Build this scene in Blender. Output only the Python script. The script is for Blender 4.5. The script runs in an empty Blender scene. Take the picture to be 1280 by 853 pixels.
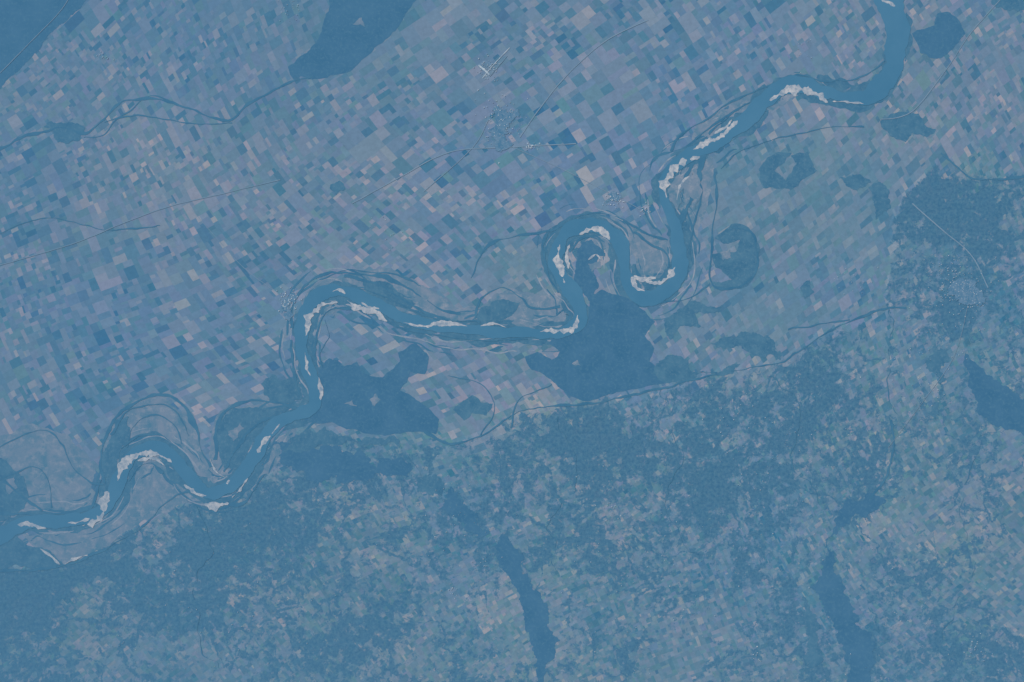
import bpy, math, random
import numpy as np
from mathutils import noise as mn, Vector
random.seed(7)
CX,CY=640.0,426.5
L=(0.765,0.79,0.875)
def lin(c):
    out=[]
    for i,v in enumerate(c[:3]):
        v/=255.0
        l=v/12.92 if v<=0.04045 else ((v+0.055)/1.055)**2.4
        out.append(l/L[i])
    return out
def fb(x,y,s,o=4,seed=0):
    return mn.fractal(Vector((x/s+seed*13.7,y/s-seed*7.3,seed*3.1)),0.9,2.0,o)
def sm(a,b,x):
    t=max(0,min(1,(x-a)/(b-a))); return t*t*(3-2*t)

# ---------- materials
def haze_group():  # aerial haze and vignette painted into surface colours, stronger towards the edges
    g=bpy.data.node_groups.new("painted_haze","ShaderNodeTree")
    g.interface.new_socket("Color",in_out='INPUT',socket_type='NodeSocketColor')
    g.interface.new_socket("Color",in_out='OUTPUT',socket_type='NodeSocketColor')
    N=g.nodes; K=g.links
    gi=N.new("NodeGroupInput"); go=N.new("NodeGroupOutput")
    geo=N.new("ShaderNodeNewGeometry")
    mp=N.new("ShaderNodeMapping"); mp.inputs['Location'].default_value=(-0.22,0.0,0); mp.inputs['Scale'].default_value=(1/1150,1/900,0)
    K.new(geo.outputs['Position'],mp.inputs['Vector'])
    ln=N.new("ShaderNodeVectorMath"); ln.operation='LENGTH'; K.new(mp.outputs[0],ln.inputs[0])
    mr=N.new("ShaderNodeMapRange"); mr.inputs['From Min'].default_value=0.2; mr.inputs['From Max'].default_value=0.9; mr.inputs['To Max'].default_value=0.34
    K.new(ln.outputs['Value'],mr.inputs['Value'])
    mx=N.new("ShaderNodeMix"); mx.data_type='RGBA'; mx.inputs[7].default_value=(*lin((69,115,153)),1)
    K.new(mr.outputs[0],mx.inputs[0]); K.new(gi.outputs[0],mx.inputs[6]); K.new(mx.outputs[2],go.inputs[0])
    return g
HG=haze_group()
def base_mat(name,rough=1.0,spec=0.0):
    m=bpy.data.materials.new(name); m.use_nodes=True
    N=m.node_tree.nodes; K=m.node_tree.links
    b=N['Principled BSDF']; b.inputs['Roughness'].default_value=rough; b.inputs['Specular IOR Level'].default_value=spec
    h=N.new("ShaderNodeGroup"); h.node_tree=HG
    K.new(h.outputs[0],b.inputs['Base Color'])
    return m,N,K,h,b
def pos(N): return N.new("ShaderNodeNewGeometry").outputs['Position']
def nz(N,K,scale,det=4,rough=0.6,vec=None,dist=0):
    n=N.new("ShaderNodeTexNoise"); n.inputs['Scale'].default_value=scale; n.inputs['Detail'].default_value=det; n.inputs['Roughness'].default_value=rough
    n.inputs['Distortion'].default_value=dist
    K.new(vec if vec else pos(N),n.inputs['Vector']); return n.outputs['Fac']
def mixc(N,K,f,a,b):
    m=N.new("ShaderNodeMix"); m.data_type='RGBA'
    for s,i in ((f,0),(a,6),(b,7)):
        if isinstance(s,(tuple,list)): m.inputs[i].default_value=(*s[:3],1)
        elif isinstance(s,(float,int)): m.inputs[i].default_value=s
        else: K.new(s,m.inputs[i])
    return m.outputs[2]
def mth(N,K,op,a,b=None):
    m=N.new("ShaderNodeMath"); m.operation=op
    for i,s in enumerate((a,b)):
        if s is None: continue
        if isinstance(s,(float,int)): m.inputs[i].default_value=s
        else: K.new(s,m.inputs[i])
    return m.outputs[0]
def rng(N,K,v,a,b,c=0.0,d=1.0,smooth=False):
    m=N.new("ShaderNodeMapRange")
    if smooth: m.interpolation_type='SMOOTHSTEP'
    m.inputs['From Min'].default_value=a;m.inputs['From Max'].default_value=b;m.inputs['To Min'].default_value=c;m.inputs['To Max'].default_value=d
    K.new(v,m.inputs['Value']); return m.outputs[0]
def mat2(name,c1,c2,scale,det=5,lo=0.35,hi=0.65,fine=None,spec=0.0,rough=1.0,stretch=None):
    m,N,K,h,b=base_mat(name,rough,spec)
    f=rng(N,K,nz(N,K,scale,det,0.65,dist=0.8 if stretch else 0),lo,hi)
    c=mixc(N,K,f,lin(c1),lin(c2))
    if fine:
        f2=rng(N,K,nz(N,K,fine[1],3,0.7),0.5,0.75)
        c=mixc(N,K,f2,c,lin(fine[0]))
    K.new(c,h.inputs[0]); return m
M_forest=mat2("forest_canopy",(55,103,139),(72,116,148),0.06,6,fine=((84,122,151),0.25))
M_forest_deep=mat2("forest_canopy_dense",(54,102,140),(65,110,147),0.035,7,fine=((74,117,149),0.25))
M_water=mat2("river_water",(62,113,150),(70,119,155),0.012,4)
M_chan=mat2("backwater",(54,104,141),(67,114,148),0.05,4)
M_sand=mat2("river_sand",(122,143,168),(180,183,194),0.12,6,fine=((110,135,162),0.25))
M_mead=mat2("floodplain_meadow",(74,117,148),(113,131,157),0.04,7,fine=((130,142,163),0.10),stretch=1)
M_road=mat2("road_surface",(104,134,163),(116,140,166),0.05)
M_build=mat2("building_roof",(122,147,174),(180,194,210),0.3)
M_town=mat2("town_ground",(64,111,148),(92,126,158),0.12,6,fine=((118,141,168),0.5))

# farmland
mf,N,K,h,b=base_mat("farmland_parcels")
a=N.new("ShaderNodeAttribute"); a.attribute_name="Col"
w=N.new("ShaderNodeAttribute"); w.attribute_name="wood"
col=a.outputs['Color']; wf=w.outputs['Fac']
g=rng(N,K,nz(N,K,0.16,5,0.7),0.3,0.7,0.90,1.10)
vm=N.new("ShaderNodeVectorMath"); vm.operation='SCALE'; K.new(col,vm.inputs[0]); K.new(g,vm.inputs['Scale'])
col=vm.outputs[0]
hill=rng(N,K,wf,0.31,0.38)
cl=mth(N,K,'MULTIPLY',rng(N,K,nz(N,K,0.11,5,0.72),0.55,0.66),mth(N,K,'MULTIPLY',hill,0.55))
col=mixc(N,K,cl,col,lin((128,140,162)))
n1=nz(N,K,0.065,7,0.78,dist=0.3)
n3=nz(N,K,0.011,6,0.55,dist=0.4)
rid=rng(N,K,mth(N,K,'ABSOLUTE',mth(N,K,'SUBTRACT',n3,0.5)),0.0,0.022,0.15,0.0)
big=rng(N,K,nz(N,K,0.022,4,0.6),0.35,0.65,-0.05,0.07)
s=mth(N,K,'ADD',mth(N,K,'ADD',n1,wf),mth(N,K,'MULTIPLY',mth(N,K,'ADD',rid,big),hill))
f=rng(N,K,s,0.93,1.01,smooth=True)
fc=mixc(N,K,rng(N,K,nz(N,K,0.25,4,0.7),0.35,0.65),lin((52,100,138)),lin((74,117,148)))
col=mixc(N,K,mth(N,K,'MULTIPLY',f,0.94),col,fc)
K.new(col,h.inputs[0])
bm=N.new("ShaderNodeBump"); bm.inputs['Strength'].default_value=0.3; bm.inputs['Distance'].default_value=5
K.new(mth(N,K,'MULTIPLY',nz(N,K,0.04,5,0.6,dist=0.5),hill),bm.inputs['Height']); K.new(bm.outputs[0],b.inputs['Normal'])
M_farm=mf

# ---------- mesh helper
def mk(name,verts,faces,mat):
    me=bpy.data.meshes.new(name); me.from_pydata(verts,[],faces); me.materials.append(mat)
    o=bpy.data.objects.new(name,me); bpy.context.collection.objects.link(o); return o
def W(x,y,z=0): return (x-CX,CY-y,z)
Z=[0.03]
def nextz(): Z[0]+=0.004; return Z[0]
def cr(pts,step=4.0):
    P=[np.array(p,float) for p in pts]; n=len(P); out=[]
    for i in range(n-1):
        p0,p1,p2,p3=P[max(i-1,0)],P[i],P[i+1],P[min(i+2,n-1)]
        k=max(2,int(np.linalg.norm((p2-p1)[:2])/step))
        for j in range(k):
            t=j/k
            out.append(0.5*((2*p1)+(-p0+p2)*t+(2*p0-5*p1+4*p2-p3)*t*t+(-p0+3*p1-3*p2+p3)*t**3))
    out.append(P[-1])
    return np.array(out)
def ribbon(name,pts,mat,w=None,edge=0.12,lens=False,z=None,step=3,offset=0,breaks=0,seed=0,wander=0,obj=True,bias=0.5,efreq=22,wl_=60):
    if w is not None: pts=[(p[0],p[1],w) for p in pts]
    C=cr(pts,step); n=len(C)
    T=np.gradient(C[:,:2],axis=0); T/=np.linalg.norm(T,axis=1)[:,None]+1e-9
    Nn=np.stack([-T[:,1],T[:,0]],1)
    z=nextz() if z is None else z
    V=[];F=[];ok=[]
    for i in range(n):
        x,y,wd=C[i]
        if lens: wd*=max(0.04,math.sin(math.pi*(i+0.3)/(n-0.4))**0.7)
        if breaks: wd*=max(0,min(1.3,bias+breaks*fb(i*step,offset*5,30 if not lens else 9,3,seed)))
        of=offset+(wander*fb(i*step,offset*3,wl_,3,seed+3) if wander else 0)
        wl=wd*0.5*max(0.05,1+edge*2.2*fb(x,y,efreq,4,1+seed)); wr=wd*0.5*max(0.05,1+edge*2.2*fb(x,y,efreq,4,5+seed))
        cx,cy=x+Nn[i,0]*of,y+Nn[i,1]*of
        zz=z+(i%3)*0.0009
        V.append(W(cx+Nn[i,0]*wl,cy+Nn[i,1]*wl,zz)); V.append(W(cx-Nn[i,0]*wr,cy-Nn[i,1]*wr,zz+.0004)); ok.append(wd>0.25)
    for i in range(n-1):
        if ok[i] and ok[i+1]: F.append((2*i,2*i+1,2*i+3,2*i+2))
    return mk(name,V,F,mat) if obj else (V,F)
def multi(name,parts,mat):
    V=[];F=[]
    for v,f in parts:
        k=len(V); V+=v; F+=[tuple(i+k for i in q) for q in f]
    return mk(name,V,F,mat)
def frac(pts,amp,minl=2.5):
    P=[np.array(p,float) for p in pts]
    while True:
        Q=[];ch=False
        for i in range(len(P)):
            a,b=P[i],P[(i+1)%len(P)]; Q.append(a); d=b-a; l=np.linalg.norm(d)
            if l>minl:
                ch=True; Q.append((a+b)/2+np.array([-d[1],d[0]])*random.gauss(0,amp))
        P=Q
        if not ch: return P
from mathutils.geometry import tessellate_polygon
def patch(name,pts,mat,amp=0.09,obj=True,minl=2.5):
    P=frac(pts,amp,minl); z=nextz()
    V=[W(p[0],p[1],z) for p in P]
    T=tessellate_polygon([[Vector(v) for v in V]])
    F=[]
    for t in T:
        a,b,c=[Vector(V[i]) for i in t]
        F.append(t if (b-a).cross(c-a).z>0 else (t[0],t[2],t[1]))
    return mk(name,V,F,mat) if obj else (V,F)

# ---------- region functions
BX=[-2000,0,60,120,180,230,300,340,370,480,560,620,660,730,790,850,920,980,1010,1060,1105,1120,1160,1280,3000]
BY=[760,712,710,690,650,618,628,575,535,548,556,535,512,503,495,480,462,450,430,402,385,270,210,215,150]
def bluff(x): return float(np.interp(x,BX,BY))
BL=[(760,570,170,50,.09),(940,520,110,60,.09),(150,710,190,65,.09),(330,650,110,60,.09),(30,770,80,60,.09),(1190,255,75,50,.10),(1270,300,50,60,.04),
    (1200,375,50,50,.09),(440,600,110,30,.06),(300,790,120,60,.02),(890,620,120,60,.04),(560,780,90,90,-.07),(850,790,130,70,-.04),(140,810,90,50,-.08),(1150,480,120,70,-.04),
    (230,690,90,35,.03),(1110,700,110,90,-.02),(640,740,60,90,-.03),(640,610,60,40,-.05),(1240,650,60,120,-.03)]
def wood(x,y):
    d=y-bluff(x)+14*fb(x,y,40,3,6)*(1 if x>1090 else .3)
    wv=0.30+0.125*sm(-4,10,d)
    if d>-5: wv+=0.11*fb(x,y,90,4,2)
    else: wv+=0.05*fb(x,y,160,4,2)
    for (bx,by,sx,sy,am) in BL:
        wv+=am*math.exp(-((x-bx)/sx)**2-((y-by)/sy)**2) if d>-10 or am<0 else 0
    if d<=-3: wv=min(wv,0.30)
    return max(0.2,min(0.8,wv))
GR=[(1020,215,110,50),(910,250,40,60),(650,330,50,25),(1050,300,90,40),(960,400,80,40),(460,40,120,60)]
# ---------- parcels
TH=math.radians(-33); ct,st=math.cos(TH),math.sin(TH)
def warp(u,v):
    x=u*ct-v*st; y=u*st+v*ct
    a=26*math.sin(x/170+y/260+1.1)+14*math.sin(y/95-x/150+.3)
    b2=24*math.sin(y/190-x/310+2.0)+12*math.sin(x/88+y/120)
    x+=a+640; y+=b2+426
    j=0.8
    x+=j*fb(x,y,14,2,8); y+=j*fb(x,y,14,2,9)
    return x,y
PV=[];PF=[];PC=[];PW=[]
PAL=[((101,127,157),26),((90,123,153),20),((115,133,160),16),((79,119,149),13),((130,139,162),8),((149,149,165),3.0),((66,111,145),8),((93,129,151),8),((106,127,160),8),((58,106,142),2.2)]
pc=[p[0] for p in PAL]; pw=[p[1] for p in PAL]
def emit(u0,v0,u1,v1,bc,hill):
    cs=[warp(u0,v0),warp(u1,v0),warp(u1,v1),warp(u0,v1)]
    mx=sum(c[0] for c in cs)/4; my=sum(c[1] for c in cs)/4
    c=random.choices(pc,pw)[0]
    k=0.35 if hill else 0.2
    c=[c[i]*(1-k)+bc[i]*k+random.gauss(0,1.5) for i in range(3)]
    t=fb(mx,my,200,3,4)
    c=[c[0]+t*9-2,c[1]+t*3-1,c[2]-t*2]
    if hill: c=[c[0]-3,c[1],c[2]-3]
    gg=sum(math.exp(-((mx-q[0])/q[2])**2-((my-q[1])/q[3])**2) for q in GR)
    gg=min(1,gg)*.5
    c=[c[0]*(1-gg)+88*gg,c[1]*(1-gg)+125*gg,c[2]*(1-gg)+150*gg]
    c=lin(c)
    b=len(PV); z=random.uniform(0,0.02)
    for q in reversed(cs):
        PV.append(W(q[0],q[1],z)); PW.append(wood(q[0],q[1])); PC.append(c)
    PF.append((b,b+1,b+2,b+3))
def block(u0,v0,u1,v1,bc,hill,L0):
    w_,h_=u1-u0,v1-v0
    lm=L0*random.uniform(0.7,2.0); sm_=L0*random.uniform(0.4,1.1)
    if max(w_,h_)<lm*1.25 and min(w_,h_)<sm_*1.6 or max(w_,h_)<3.5: emit(u0,v0,u1,v1,bc,hill); return
    f=random.choice((0.5,0.33,0.66,random.uniform(.3,.7)))
    hor=(w_>h_*random.uniform(0.45,1.5))
    if hor: m=u0+w_*f; block(u0,v0,m,v1,bc,hill,L0); block(m,v0,u1,v1,bc,hill,L0)
    else: m=v0+h_*f; block(u0,v0,u1,m,bc,hill,L0); block(u0,m,u1,v1,bc,hill,L0)
def top(u0,v0,u1,v1):
    w_,h_=u1-u0,v1-v0
    if max(w_,h_)<random.uniform(35,80):
        x,y=warp((u0+u1)/2,(v0+v1)/2)
        d=y-bluff(x); hill=d>0
        far=abs(x-640)>900 or abs(y-426)>650
        bc=random.choices(pc,pw)[0]
        L0=(5.5 if hill else random.choice((7,8.5,10,13))) * (3 if far else 1)
        block(u0,v0,u1,v1,bc,hill,L0); return
    f=random.uniform(.38,.62)
    if w_>h_: top(u0,v0,u0+w_*f,v1); top(u0+w_*f,v0,u1,v1)
    else: top(u0,v0,u1,v0+h_*f); top(u0,v0+h_*f,u1,v1)
top(-1500,-1500,1500,1500)
o=mk("farmland",PV,PF,M_farm)
at=o.data.attributes.new("Col",'FLOAT_COLOR','POINT'); at.data.foreach_set("color",np.c_[np.array(PC),np.ones(len(PC))].astype(np.float32).ravel())
at=o.data.attributes.new("wood",'FLOAT','POINT'); at.data.foreach_set("value",np.array(PW,np.float32))
S=9000
M_ground=mat2("distant_ground",(88,122,154),(104,128,158),0.01,8,fine=((78,116,150),0.05))
mk("ground",[(-S,-S,-.02),(S,-S,-.02),(S,S,-.02),(-S,S,-.02)],[(0,1,2,3)],M_ground)

# ---------- river course
R=[(1100,-160,34),(1098,-60,34),(1110,-8,36),(1119,22,34),(1122,52,32),(1118,84,30),(1104,108,28),(1083,120,20),(1058,121,14),(1030,116,18),(1003,106,22),(975,110,20),(953,127,22),(934,150,20),(910,168,22),(884,183,20),(858,196,18),(838,212,15),(828,232,13),(832,255,14),(843,278,18),(848,300,20),(851,322,22),(848,345,22),(836,361,21),(817,371,21),(798,370,21),(786,357,19),(781,337,19),(779,315,20),(771,296,22),(754,284,20),(733,282,20),(711,289,22),(698,306,22),(695,328,20),(704,350,22),(718,370,24),(726,390,20),(722,405,18),(705,414,15),(680,418,14),(645,416,15),(608,414,16),(570,412,15),(535,406,16),(507,398,17),(485,387,20),(460,376,20),(436,366,18),(412,364,19),(391,377,20),(380,400,20),(376,430,20),(384,460,19),(394,486,20),(392,506,20),(377,517,19),(354,524,18),(334,541,19),(320,565,20),(304,592,20),(285,610,20),(262,616,20),(244,606,19),(230,588,20),(214,570,18),(194,560,18),(173,566,18),(157,583,18),(148,605,20),(138,627,18),(120,642,18),(97,650,18),(68,652,18),(40,652,20),(18,660,24),(-20,682,26),(-120,730,28),(-300,760,28)]
R=[(x,y,w_*(.93 if y<130 else .84)) for x,y,w_ in R]
def off(o_,wd,br,sd,a=0,b=None,wander=5,bias=.5):
    return ribbon("x",[(p[0],p[1],wd) for p in R[a:b]],None,offset=o_,breaks=br,seed=sd,edge=0.3,wander=wander,obj=False,bias=bias)
mead=[[(130,610),(125,570),(140,525),(170,500),(205,495),(240,515),(255,565),(275,600),(250,620),(150,640),(110,625)],
 [(0,545),(60,535),(100,560),(120,590),(115,650),(0,665)],
 [(20,660),(120,655),(200,610),(240,612),(180,650),(120,688),(80,708),(50,690)],
 [(262,590),(268,530),(290,505),(340,500),(380,505),(340,540),(300,600)],
 [(280,625),(330,575),(345,545),(372,533),(350,575),(310,615)],
 [(375,375),(400,343),(450,338),(520,350),(570,385),(600,385),(640,360),(710,372),(725,400),(700,418),(560,418),(480,395),(430,375),(390,400)],
 [(835,245),(842,205),(870,190),(890,195),(885,250),(870,300),(850,330),(838,280)],
 [(690,300),(720,275),(765,275),(790,280),(835,300),(848,335),(830,360),(795,365),(780,300)],
 [(865,185),(870,155),(920,125),(960,105),(1000,92),(1030,105),(1000,118),(950,150),(905,180)]]
for m in mead: patch("floodplain_meadow",m,M_mead,0.08)
multi("riverbank_woodland",[off(o_,wd,br,sd) for o_,wd,br,sd in ((12,10,1.8,1),(-12,10,1.8,2),(0,22,0,3))],M_forest)
multi("scroll_ridges",[off(o_,w_,2.8,10+k,14,None,12,.3) for k,(o_,w_) in enumerate(((17,2.4),(-17,2.4),(25,2),(-26,2)))],M_chan)
multi("point_bar_ridge",[off(o_,1.4,2.8,20+k,14,None,9,.15) for k,o_ in enumerate((13,-13,21,-21))],mat2("ridge_sand",(104,130,158),(138,149,170),.1))
FO=[("d",[(-260,-160),(190,-160),(108,0),(72,34),(50,62),(24,88),(0,112),(-80,200),(-260,300)],.06),
("d",[(420,-60),(560,-60),(521,0),(492,40),(462,68),(440,88),(405,98),(366,98),(360,84),(384,66),(402,40),(412,5)],.06),
("d",[(736,372),(752,362),(765,368),(783,372),(800,385),(819,402),(806,420),(818,436),(812,452),(835,468),(838,478),(790,487),(756,495),(735,502),(708,492),(690,476),(664,462),(656,446),(672,440),(690,450),(700,440),(686,430),(690,420),(712,418),(733,405)],.05),
("d",[(722,312),(740,300),(757,318),(742,340),(748,360),(738,378),(728,366),(718,345)],.1),
("d",[(396,462),(412,448),(430,458),(446,452),(452,466),(478,472),(500,452),(497,441),(520,429),(536,446),(531,468),(513,465),(500,488),(520,500),(549,524),(545,543),(510,540),(480,545),(440,536),(415,528),(380,526),(398,508),(404,485)],.05),
("f",[(566,512),(590,494),(616,505),(608,520),(590,516),(580,526)],.08),
("f",[(888,430),(905,420),(940,416),(968,438),(975,450),(950,446),(925,432),(905,436)],.13),
("f",[(820,455),(850,445),(862,462),(925,455),(915,468),(860,478),(825,476)],.13),
("f",[(830,400),(870,376),(905,382),(900,390),(868,392),(880,410),(850,408),(838,425)],.14),
("d",[(1140,42),(1168,32),(1172,17),(1188,16),(1207,42),(1178,72),(1150,66)],.06),
("f",[(948,212),(972,190),(990,192),(968,214),(982,226),(996,205),(988,195),(1010,190),(1022,214),(988,238),(956,236)],.07),
("f",[(1100,152),(1130,140),(1148,142),(1155,155),(1170,162),(1158,172),(1140,166),(1132,178),(1112,170)],.08),
("f",[(893,298),(915,280),(935,284),(950,310),(946,340),(930,360),(900,362),(888,352),(915,350),(895,335),(890,318),(920,315),(925,300),(905,305)],.06),
("f",[(595,398),(602,384),(630,374),(650,378),(640,395),(622,404)],.08),
("d",[(352,552),(400,560),(450,562),(498,572),(516,586),(508,598),(470,592),(420,594),(380,588),(350,578),(338,562)],.2),
("f",[(523,598),(545,594),(556,604),(552,618),(536,620)],.2),
("d",[(556,620),(575,615),(592,640),(612,662),(598,674),(580,664),(566,646)],.2),
("d",[(626,668),(640,680),(652,705),(664,725),(678,750),(684,780),(700,800),(694,822),(680,845),(670,860),(672,835),(662,800),(655,765),(646,740),(636,720),(622,700)],.16),
("d",[(1058,622),(1075,628),(1098,620),(1108,626),(1070,642),(1048,660),(1040,690),(1042,715),(1054,740),(1068,780),(1090,815),(1086,840),(1095,880),(1070,880),(1062,840),(1048,805),(1040,775),(1024,745),(1012,735),(1030,710),(1032,680),(1042,650)],.16),
("f",[(1004,745),(1012,760),(1024,785),(1022,805),(1030,825),(1014,838),(1010,810),(1000,780)],.2),
("d",[(1206,440),(1222,456),(1250,478),(1280,500),(1340,540),(1340,570),(1280,545),(1248,534),(1222,508),(1210,478)],.15),
("f",[(1168,430),(1180,436),(1176,480),(1170,524),(1164,520),(1170,470)],.2),
("f",[(-40,572),(8,576),(30,596),(36,620),(24,640),(0,652),(-60,670)],.08),
("f",[(270,560),(274,528),(292,508),(340,512),(360,512),(330,535),(312,560),(300,588),(280,585)],.09),
("f",[(-80,680),(20,668),(52,684),(80,706),(40,712),(0,712),(-80,730)],.09),
("f",[(326,480),(340,468),(372,472),(376,500),(350,505),(330,494)],.1),
("f",[(130,600),(128,565),(142,528),(160,520),(150,560),(146,590)],.12),
("f",[(1085,235),(1112,240),(1110,262),(1095,275)],.15),
("f",[(55,158),(90,153),(106,160),(100,176),(72,178)],.12),
("f",[(1050,222),(1075,218),(1090,228),(1070,238)],.12),("f",[(355,565),(380,540),(430,545),(500,552),(500,560),(400,556)],.15),
("f",[(800,350),(820,348),(832,352),(824,364),(806,364)],.1),("f",[(1240,-20),(1300,-20),(1300,8),(1262,14),(1240,6)],.1),
("f",[(455,345),(480,352),(500,366),(520,380),(505,384),(480,370),(455,362)],.12),("f",[(1000,360),(1012,350),(1018,366),(1006,374)],.12),("f",[(412,235),(424,226),(432,236),(420,244)],.1)]
for k,p,a_ in FO: patch("forest",p,M_forest_deep if k=="d" else M_forest,a_,minl=1.8)
for p in ([(735,330),(750,326),(752,335),(740,340)],[(462,500),(470,492),(476,500),(468,508)],[(430,505),(440,500),(446,508)],[(715,455),(722,450),(726,458)],[(440,30),(452,22),(456,34)],[(900,315),(912,312),(914,322),(904,326)],[(285,540),(300,528),(306,535),(292,552)],[(8,600),(18,596),(22,610),(12,618)]): patch("forest_clearing",p,M_mead,.12)
CH=[([(-60,205),(0,185),(25,174),(50,166),(78,160),(108,168),(128,152),(145,134),(175,124),(215,127),(245,140),(285,150),(315,128),(355,106),(390,96)],2.6),
([(105,172),(130,170),(150,148),(200,148),(250,157),(290,153)],1.6),([(130,152),(160,140),(190,120),(230,135)],1.2),
([(590,348),(597,325),(615,306),(645,296),(690,287),(712,276),(740,268),(775,272),(795,285),(835,300)],2.6),
([(362,410),(366,380),(383,355),(410,341),(450,342),(490,350),(520,366),(545,384),(575,394)],3.5),([(430,345),(470,356),(500,372),(530,390),(560,400)],2.5),
([(592,398),(600,376),(628,360),(650,372),(668,385),(700,384)],2.6),([(400,352),(440,338),(500,346),(526,358)],1.5),
([(131,605),(127,570),(140,530),(166,505),(200,495),(230,508),(245,535),(250,563),(262,585)],4.5),
([(268,575),(272,532),(288,510),(312,501),(345,503),(375,510)],3.5),([(160,560),(165,535),(190,520),(215,530),(228,555)],1.6),
([(-20,570),(25,545),(58,538),(78,555),(92,585),(110,602),(130,606)],2),([(0,600),(40,585),(60,600),(65,635)],1.6),([(0,640),(40,645),(90,640),(120,630)],4),
([(893,215),(895,260),(889,310),(888,350),(900,361),(925,360),(944,342),(948,312),(938,290),(915,284)],3),
([(888,355),(860,372),(840,376),(815,380)],2.5),
([(1133,386),(1100,388),(1062,402),(1030,418),(1000,440),(965,456),(920,462),(850,480),(790,494),(735,505),(680,508),(645,518),(615,538),(572,555),(550,551),(530,540)],2.4),
([(330,592),(305,628),(270,625),(232,616),(200,636),(170,664),(120,692),(80,708),(0,712)],2.8),
([(1178,190),(1195,207),(1215,222),(1250,224),(1300,216)],3),([(985,412),(1020,408),(1062,400)],2.4),
([(1115,525),(1116,560),(1106,600),(1088,624)],4),([(840,190),(850,172),(880,150),(915,128),(950,112),(1000,96),(1040,104),(1080,95),(1105,75)],2),
([(868,215),(876,240),(870,270),(862,300),(866,330)],2),([(880,190),(873,225),(860,255),(850,285)],8),([(835,240),(850,250),(856,225),(868,205)],2.5),
([(0,290),(60,272),(140,288),(200,282)],1.2),([(600,545),(620,510),(600,480),(560,470)],1.2),([(900,210),(930,188),(1000,166),(1080,158)],1.4),([(640,535),(650,500),(690,480)],1.4),
([(364,425),(365,460),(374,495)],3),([(391,445),(398,408),(413,388),(438,386)],2.6),([(162,602),(170,586),(186,579),(204,592)],2.6),([(868,172),(900,150),(932,130)],3.4),([(886,168),(910,148),(938,128)],2),
([(686,292),(678,312),(684,342),(698,366)],3),([(714,316),(722,302),(736,297),(750,303),(757,320)],2.4),([(280,590),(298,560),(316,536),(344,520)],4.5),([(5,598),(28,620),(52,640)],3),
([(470,394),(500,410),(540,419),(600,425),(660,425)],2.2),([(430,356),(470,366),(510,384),(545,398),(600,404)],2.4),([(792,290),(812,305),(832,318),(836,335)],2.6),([(795,330),(800,345),(815,352)],2.4),([(140,545),(160,515),(195,505),(222,518),(236,545)],2),([(112,640),(122,618),(126,600)],3),([(150,560),(172,545),(200,545),(222,560)],2),([(405,400),(412,420),(400,440),(402,460)],1.4),
([(545,625),(520,590),(500,560)],1.5),([(960,470),(1000,520),(990,580),(1030,640)],1.6),([(1115,380),(1110,440),(1118,525)],1.6),([(820,490),(850,560),(830,640),(870,700)],1.4),([(230,620),(260,680),(240,760),(280,853)],1.4),([(700,520),(720,600),(690,660),(700,740)],1.2),([(1230,540),(1200,620),(1215,700),(1180,800)],1.4)]
for i,(p,w_) in enumerate(CH): ribbon("side_channel" if i<len(CH)-7 else "stream",p,M_chan,w=w_,edge=0.55,step=2,wander=3 if i<len(CH)-7 else 12,wl_=35,seed=i%7,breaks=0.9,bias=.9 if i<len(CH)-7 else .5)
ribbon("river",R,M_water,edge=0.22)
for p in ([(870,212),(876,235),(868,262),(862,245)],[(843,222),(852,212),(850,240),(846,262)],[(856,225),(866,215),(862,245),(855,262)]): patch("river_island",p,M_mead,.12)
SB=[([(962,126),(978,116),(998,112),(1016,116),(1035,128)],10),([(866,187),(885,178),(902,170),(922,151)],8),([(1102,0),(1110,3),(1119,8)],5),
([(833,248),(832,228),(840,212),(855,202),(875,196)],10),([(846,250),(850,232),(862,220)],3),([(790,346),(796,360),(806,364)],6),([(806,350),(818,354),(830,352),(844,334)],7),([(792,345),(806,348),(820,348)],5),
([(700,306),(698,328),(706,354)],8),([(712,306),(708,320),(711,336)],4),([(724,293),(738,287),(752,289),(762,300)],8),([(745,285),(758,296)],4),([(698,413),(716,410),(722,394)],7),([(675,415),(692,413),(706,412)],3.5),
([(382,420),(388,396),(400,383),(422,378)],7),([(381,440),(383,458),(388,470)],6),([(434,376),(450,385),(465,388),(484,402)],7),([(500,402),(530,408),(556,404),(585,408)],4),([(452,378),(462,384),(474,386)],4),
([(147,602),(154,580),(170,570),(192,566),(215,578)],9),([(172,576),(190,573),(206,582)],4),([(103,657),(124,650),(132,632),(134,614)],9),([(22,656),(40,655),(58,661)],6),([(84,654),(100,652),(112,648)],4),
([(254,630),(270,632),(286,629)],6),([(280,612),(287,600)],4),([(322,566),(330,552),(338,545)],5),([(398,470),(402,486),(401,500)],4),([(230,606),(244,616),(258,620)],4),([(415,365),(424,362),(432,368)],3.5),([(600,408),(618,405),(634,410)],2.2),([(350,530),(338,545)],2.5),([(893,168),(908,158),(915,150)],3),([(310,598),(300,612),(290,622)],3),
([(80,706),(95,698),(110,694)],3.5),([(50,686),(62,694),(75,706)],3),([(735,325),(745,318),(752,325)],3),([(1040,127),(1060,128),(1080,130)],3),([(262,572),(270,590),(285,598)],2)]
for i,(p,w_) in enumerate(SB): ribbon("sandbar",p,M_sand,w=w_,edge=0.6,lens=True,step=1.2,seed=i,efreq=14,breaks=1.3,bias=.95)
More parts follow.
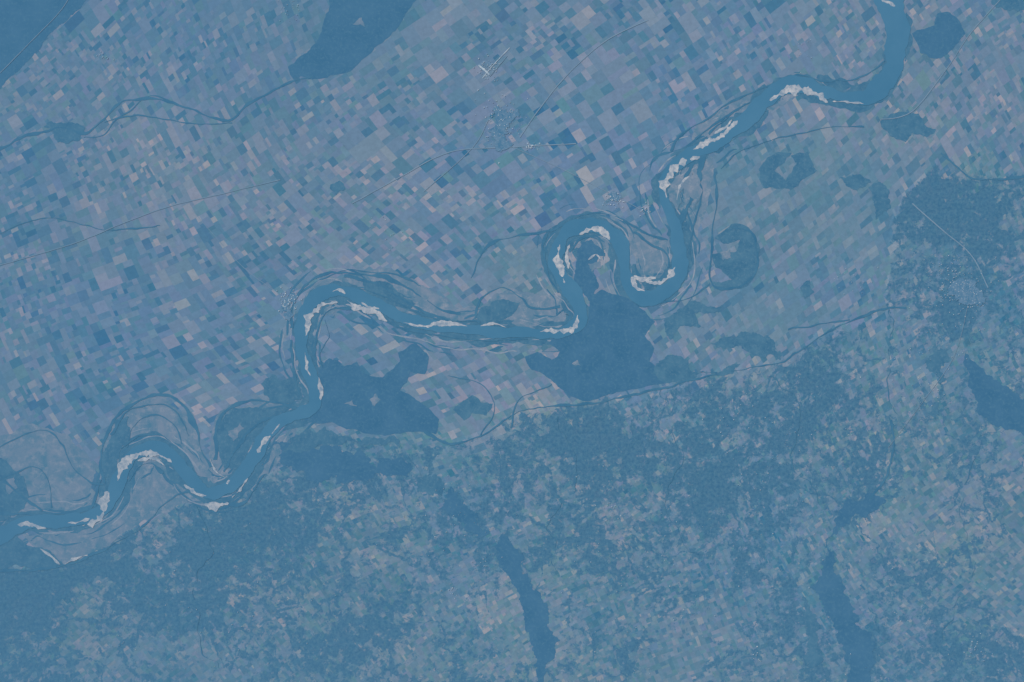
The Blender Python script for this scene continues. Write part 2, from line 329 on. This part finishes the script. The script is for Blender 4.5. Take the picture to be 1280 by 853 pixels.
RD=[([(440,255),(500,222),(560,191),(640,184),(720,180)],1.2),([(650,172),(672,140),(712,90),(760,50),(810,25)],1.2),([(0,332),(90,305),(200,262),(290,240),(350,225)],1.0),([(610,150),(590,185),(530,240)],.9),
([(0,92),(70,20),(90,-10)],.9),([(1100,150),(1140,140),(1180,90),(1215,40),(1250,0)],1.1),([(1140,255),(1180,290),(1215,320),(1235,360)],1.3),
([(640,184),(720,220),(800,262)],.6),([(360,375),(300,330),(240,262)],.5),([(1210,380),(1190,450),(1140,520),(1110,560)],.5)]
for p,w_ in RD: ribbon("road",p,M_road,w=w_,edge=0.2,step=3,wander=0.8)
def town(cx,cy,r,n,ground=True,sz=1.5,asp=1.0):
    if ground:
        for q in range(4):
            gx,gy,rr=cx+random.gauss(0,r*.4),cy+random.gauss(0,r*.4),r*random.uniform(.3,.6)
            patch("town_ground",[(gx+rr*math.cos(t)*random.uniform(.4,1.3),gy+asp*rr*math.sin(t)*random.uniform(.4,1.3)) for t in [k*math.tau/9 for k in range(9)]],M_town,0.2)
    V=[];F=[]
    for i in range(n):
        x=random.gauss(cx,r*.55); y=random.gauss(cy,r*.55*asp); a=math.radians(random.choice((33,-57))+random.gauss(0,5))
        w_=random.uniform(.4,1)*sz; h_=w_*random.uniform(.5,1); H=random.uniform(.1,.3)
        k=len(V); c,s=math.cos(a),math.sin(a)
        for z in (0.005,1.0+H):
            for du,dv in ((-w_/2,-h_/2),(w_/2,-h_/2),(w_/2,h_/2),(-w_/2,h_/2)):
                X,Y,_=W(x,y); V.append((X+du*c-dv*s,Y+du*s+dv*c,z))
        F+=[(k+4,k+5,k+6,k+7)]+[(k+i_,k+(i_+1)%4,k+4+(i_+1)%4,k+4+i_) for i_ in range(4)]
    mk("town_buildings",V,F,M_build)
town(625,150,26,90,True,1.3,1.2); town(612,85,14,50,False,1.5); town(664,183,8,30,False,1.6,.6)
town(360,376,13,55,True,1.6); town(768,250,12,35,True,1.4,.7); town(806,262,8,22,False,1.3); town(1205,365,34,140,True,1.2); town(1180,345,20,40,False,1.2); town(360,10,18,30,False,1.2)
town(130,72,10,14,False,1.2); town(765,640,14,20,False,1.2); town(1222,815,16,30,False,1.3); town(565,740,10,12,False,1.5); town(600,700,12,12,False,1.2); town(155,800,12,12,False,1.2)
town(945,820,8,8,False,1.6); town(1062,350,20,20,False,1); town(1000,60,20,14,False,1); town(480,290,25,14,False,1); town(950,560,90,80,False,1.1); town(1150,480,60,60,False,1.1); town(300,770,120,90,False,1.1); town(800,750,160,110,False,1.1); town(1130,760,90,60,False,1.1); town(560,640,60,40,False,1.1)
ribbon("airport_runway",[(603,98),(618,80),(637,60)],M_build,w=1.0,edge=.05); ribbon("airport_apron",[(598,82),(606,88),(612,94)],M_build,w=1.8,edge=.3); ribbon("airport_taxiway",[(612,96),(624,82),(634,70)],M_road,w=.9,edge=.05)

# ---------- light & camera
EL,AZ=60,315
sd=bpy.data.lights.new("sun",'SUN'); sd.energy=2.75; sd.angle=math.radians(.5); sd.color=(1,.96,.9)
so=bpy.data.objects.new("sun",sd); bpy.context.collection.objects.link(so)
a=math.radians(AZ); e=math.radians(EL)
d=Vector((math.sin(a)*math.cos(e),math.cos(a)*math.cos(e),math.sin(e)))
so.rotation_euler=d.to_track_quat('Z','Y').to_euler()
wd=bpy.data.worlds.new("World"); bpy.context.scene.world=wd; wd.use_nodes=True
nt=wd.node_tree; sky=nt.nodes.new("ShaderNodeTexSky"); sky.sky_type='NISHITA'; sky.sun_disc=False; sky.sun_elevation=e; sky.sun_rotation=a
bg=nt.nodes['Background']; bg.inputs[1].default_value=0.05; nt.links.new(sky.outputs[0],bg.inputs[0])
cam=bpy.data.cameras.new("camera"); co=bpy.data.objects.new("camera",cam); bpy.context.collection.objects.link(co)
co.location=(0,0,4000); cam.lens=36*4000/1280; cam.sensor_width=36; cam.clip_end=30000; cam.clip_start=1
bpy.context.scene.camera=co
vs=bpy.context.scene.view_settings; vs.view_transform='Standard'; vs.look='None'; vs.exposure=0
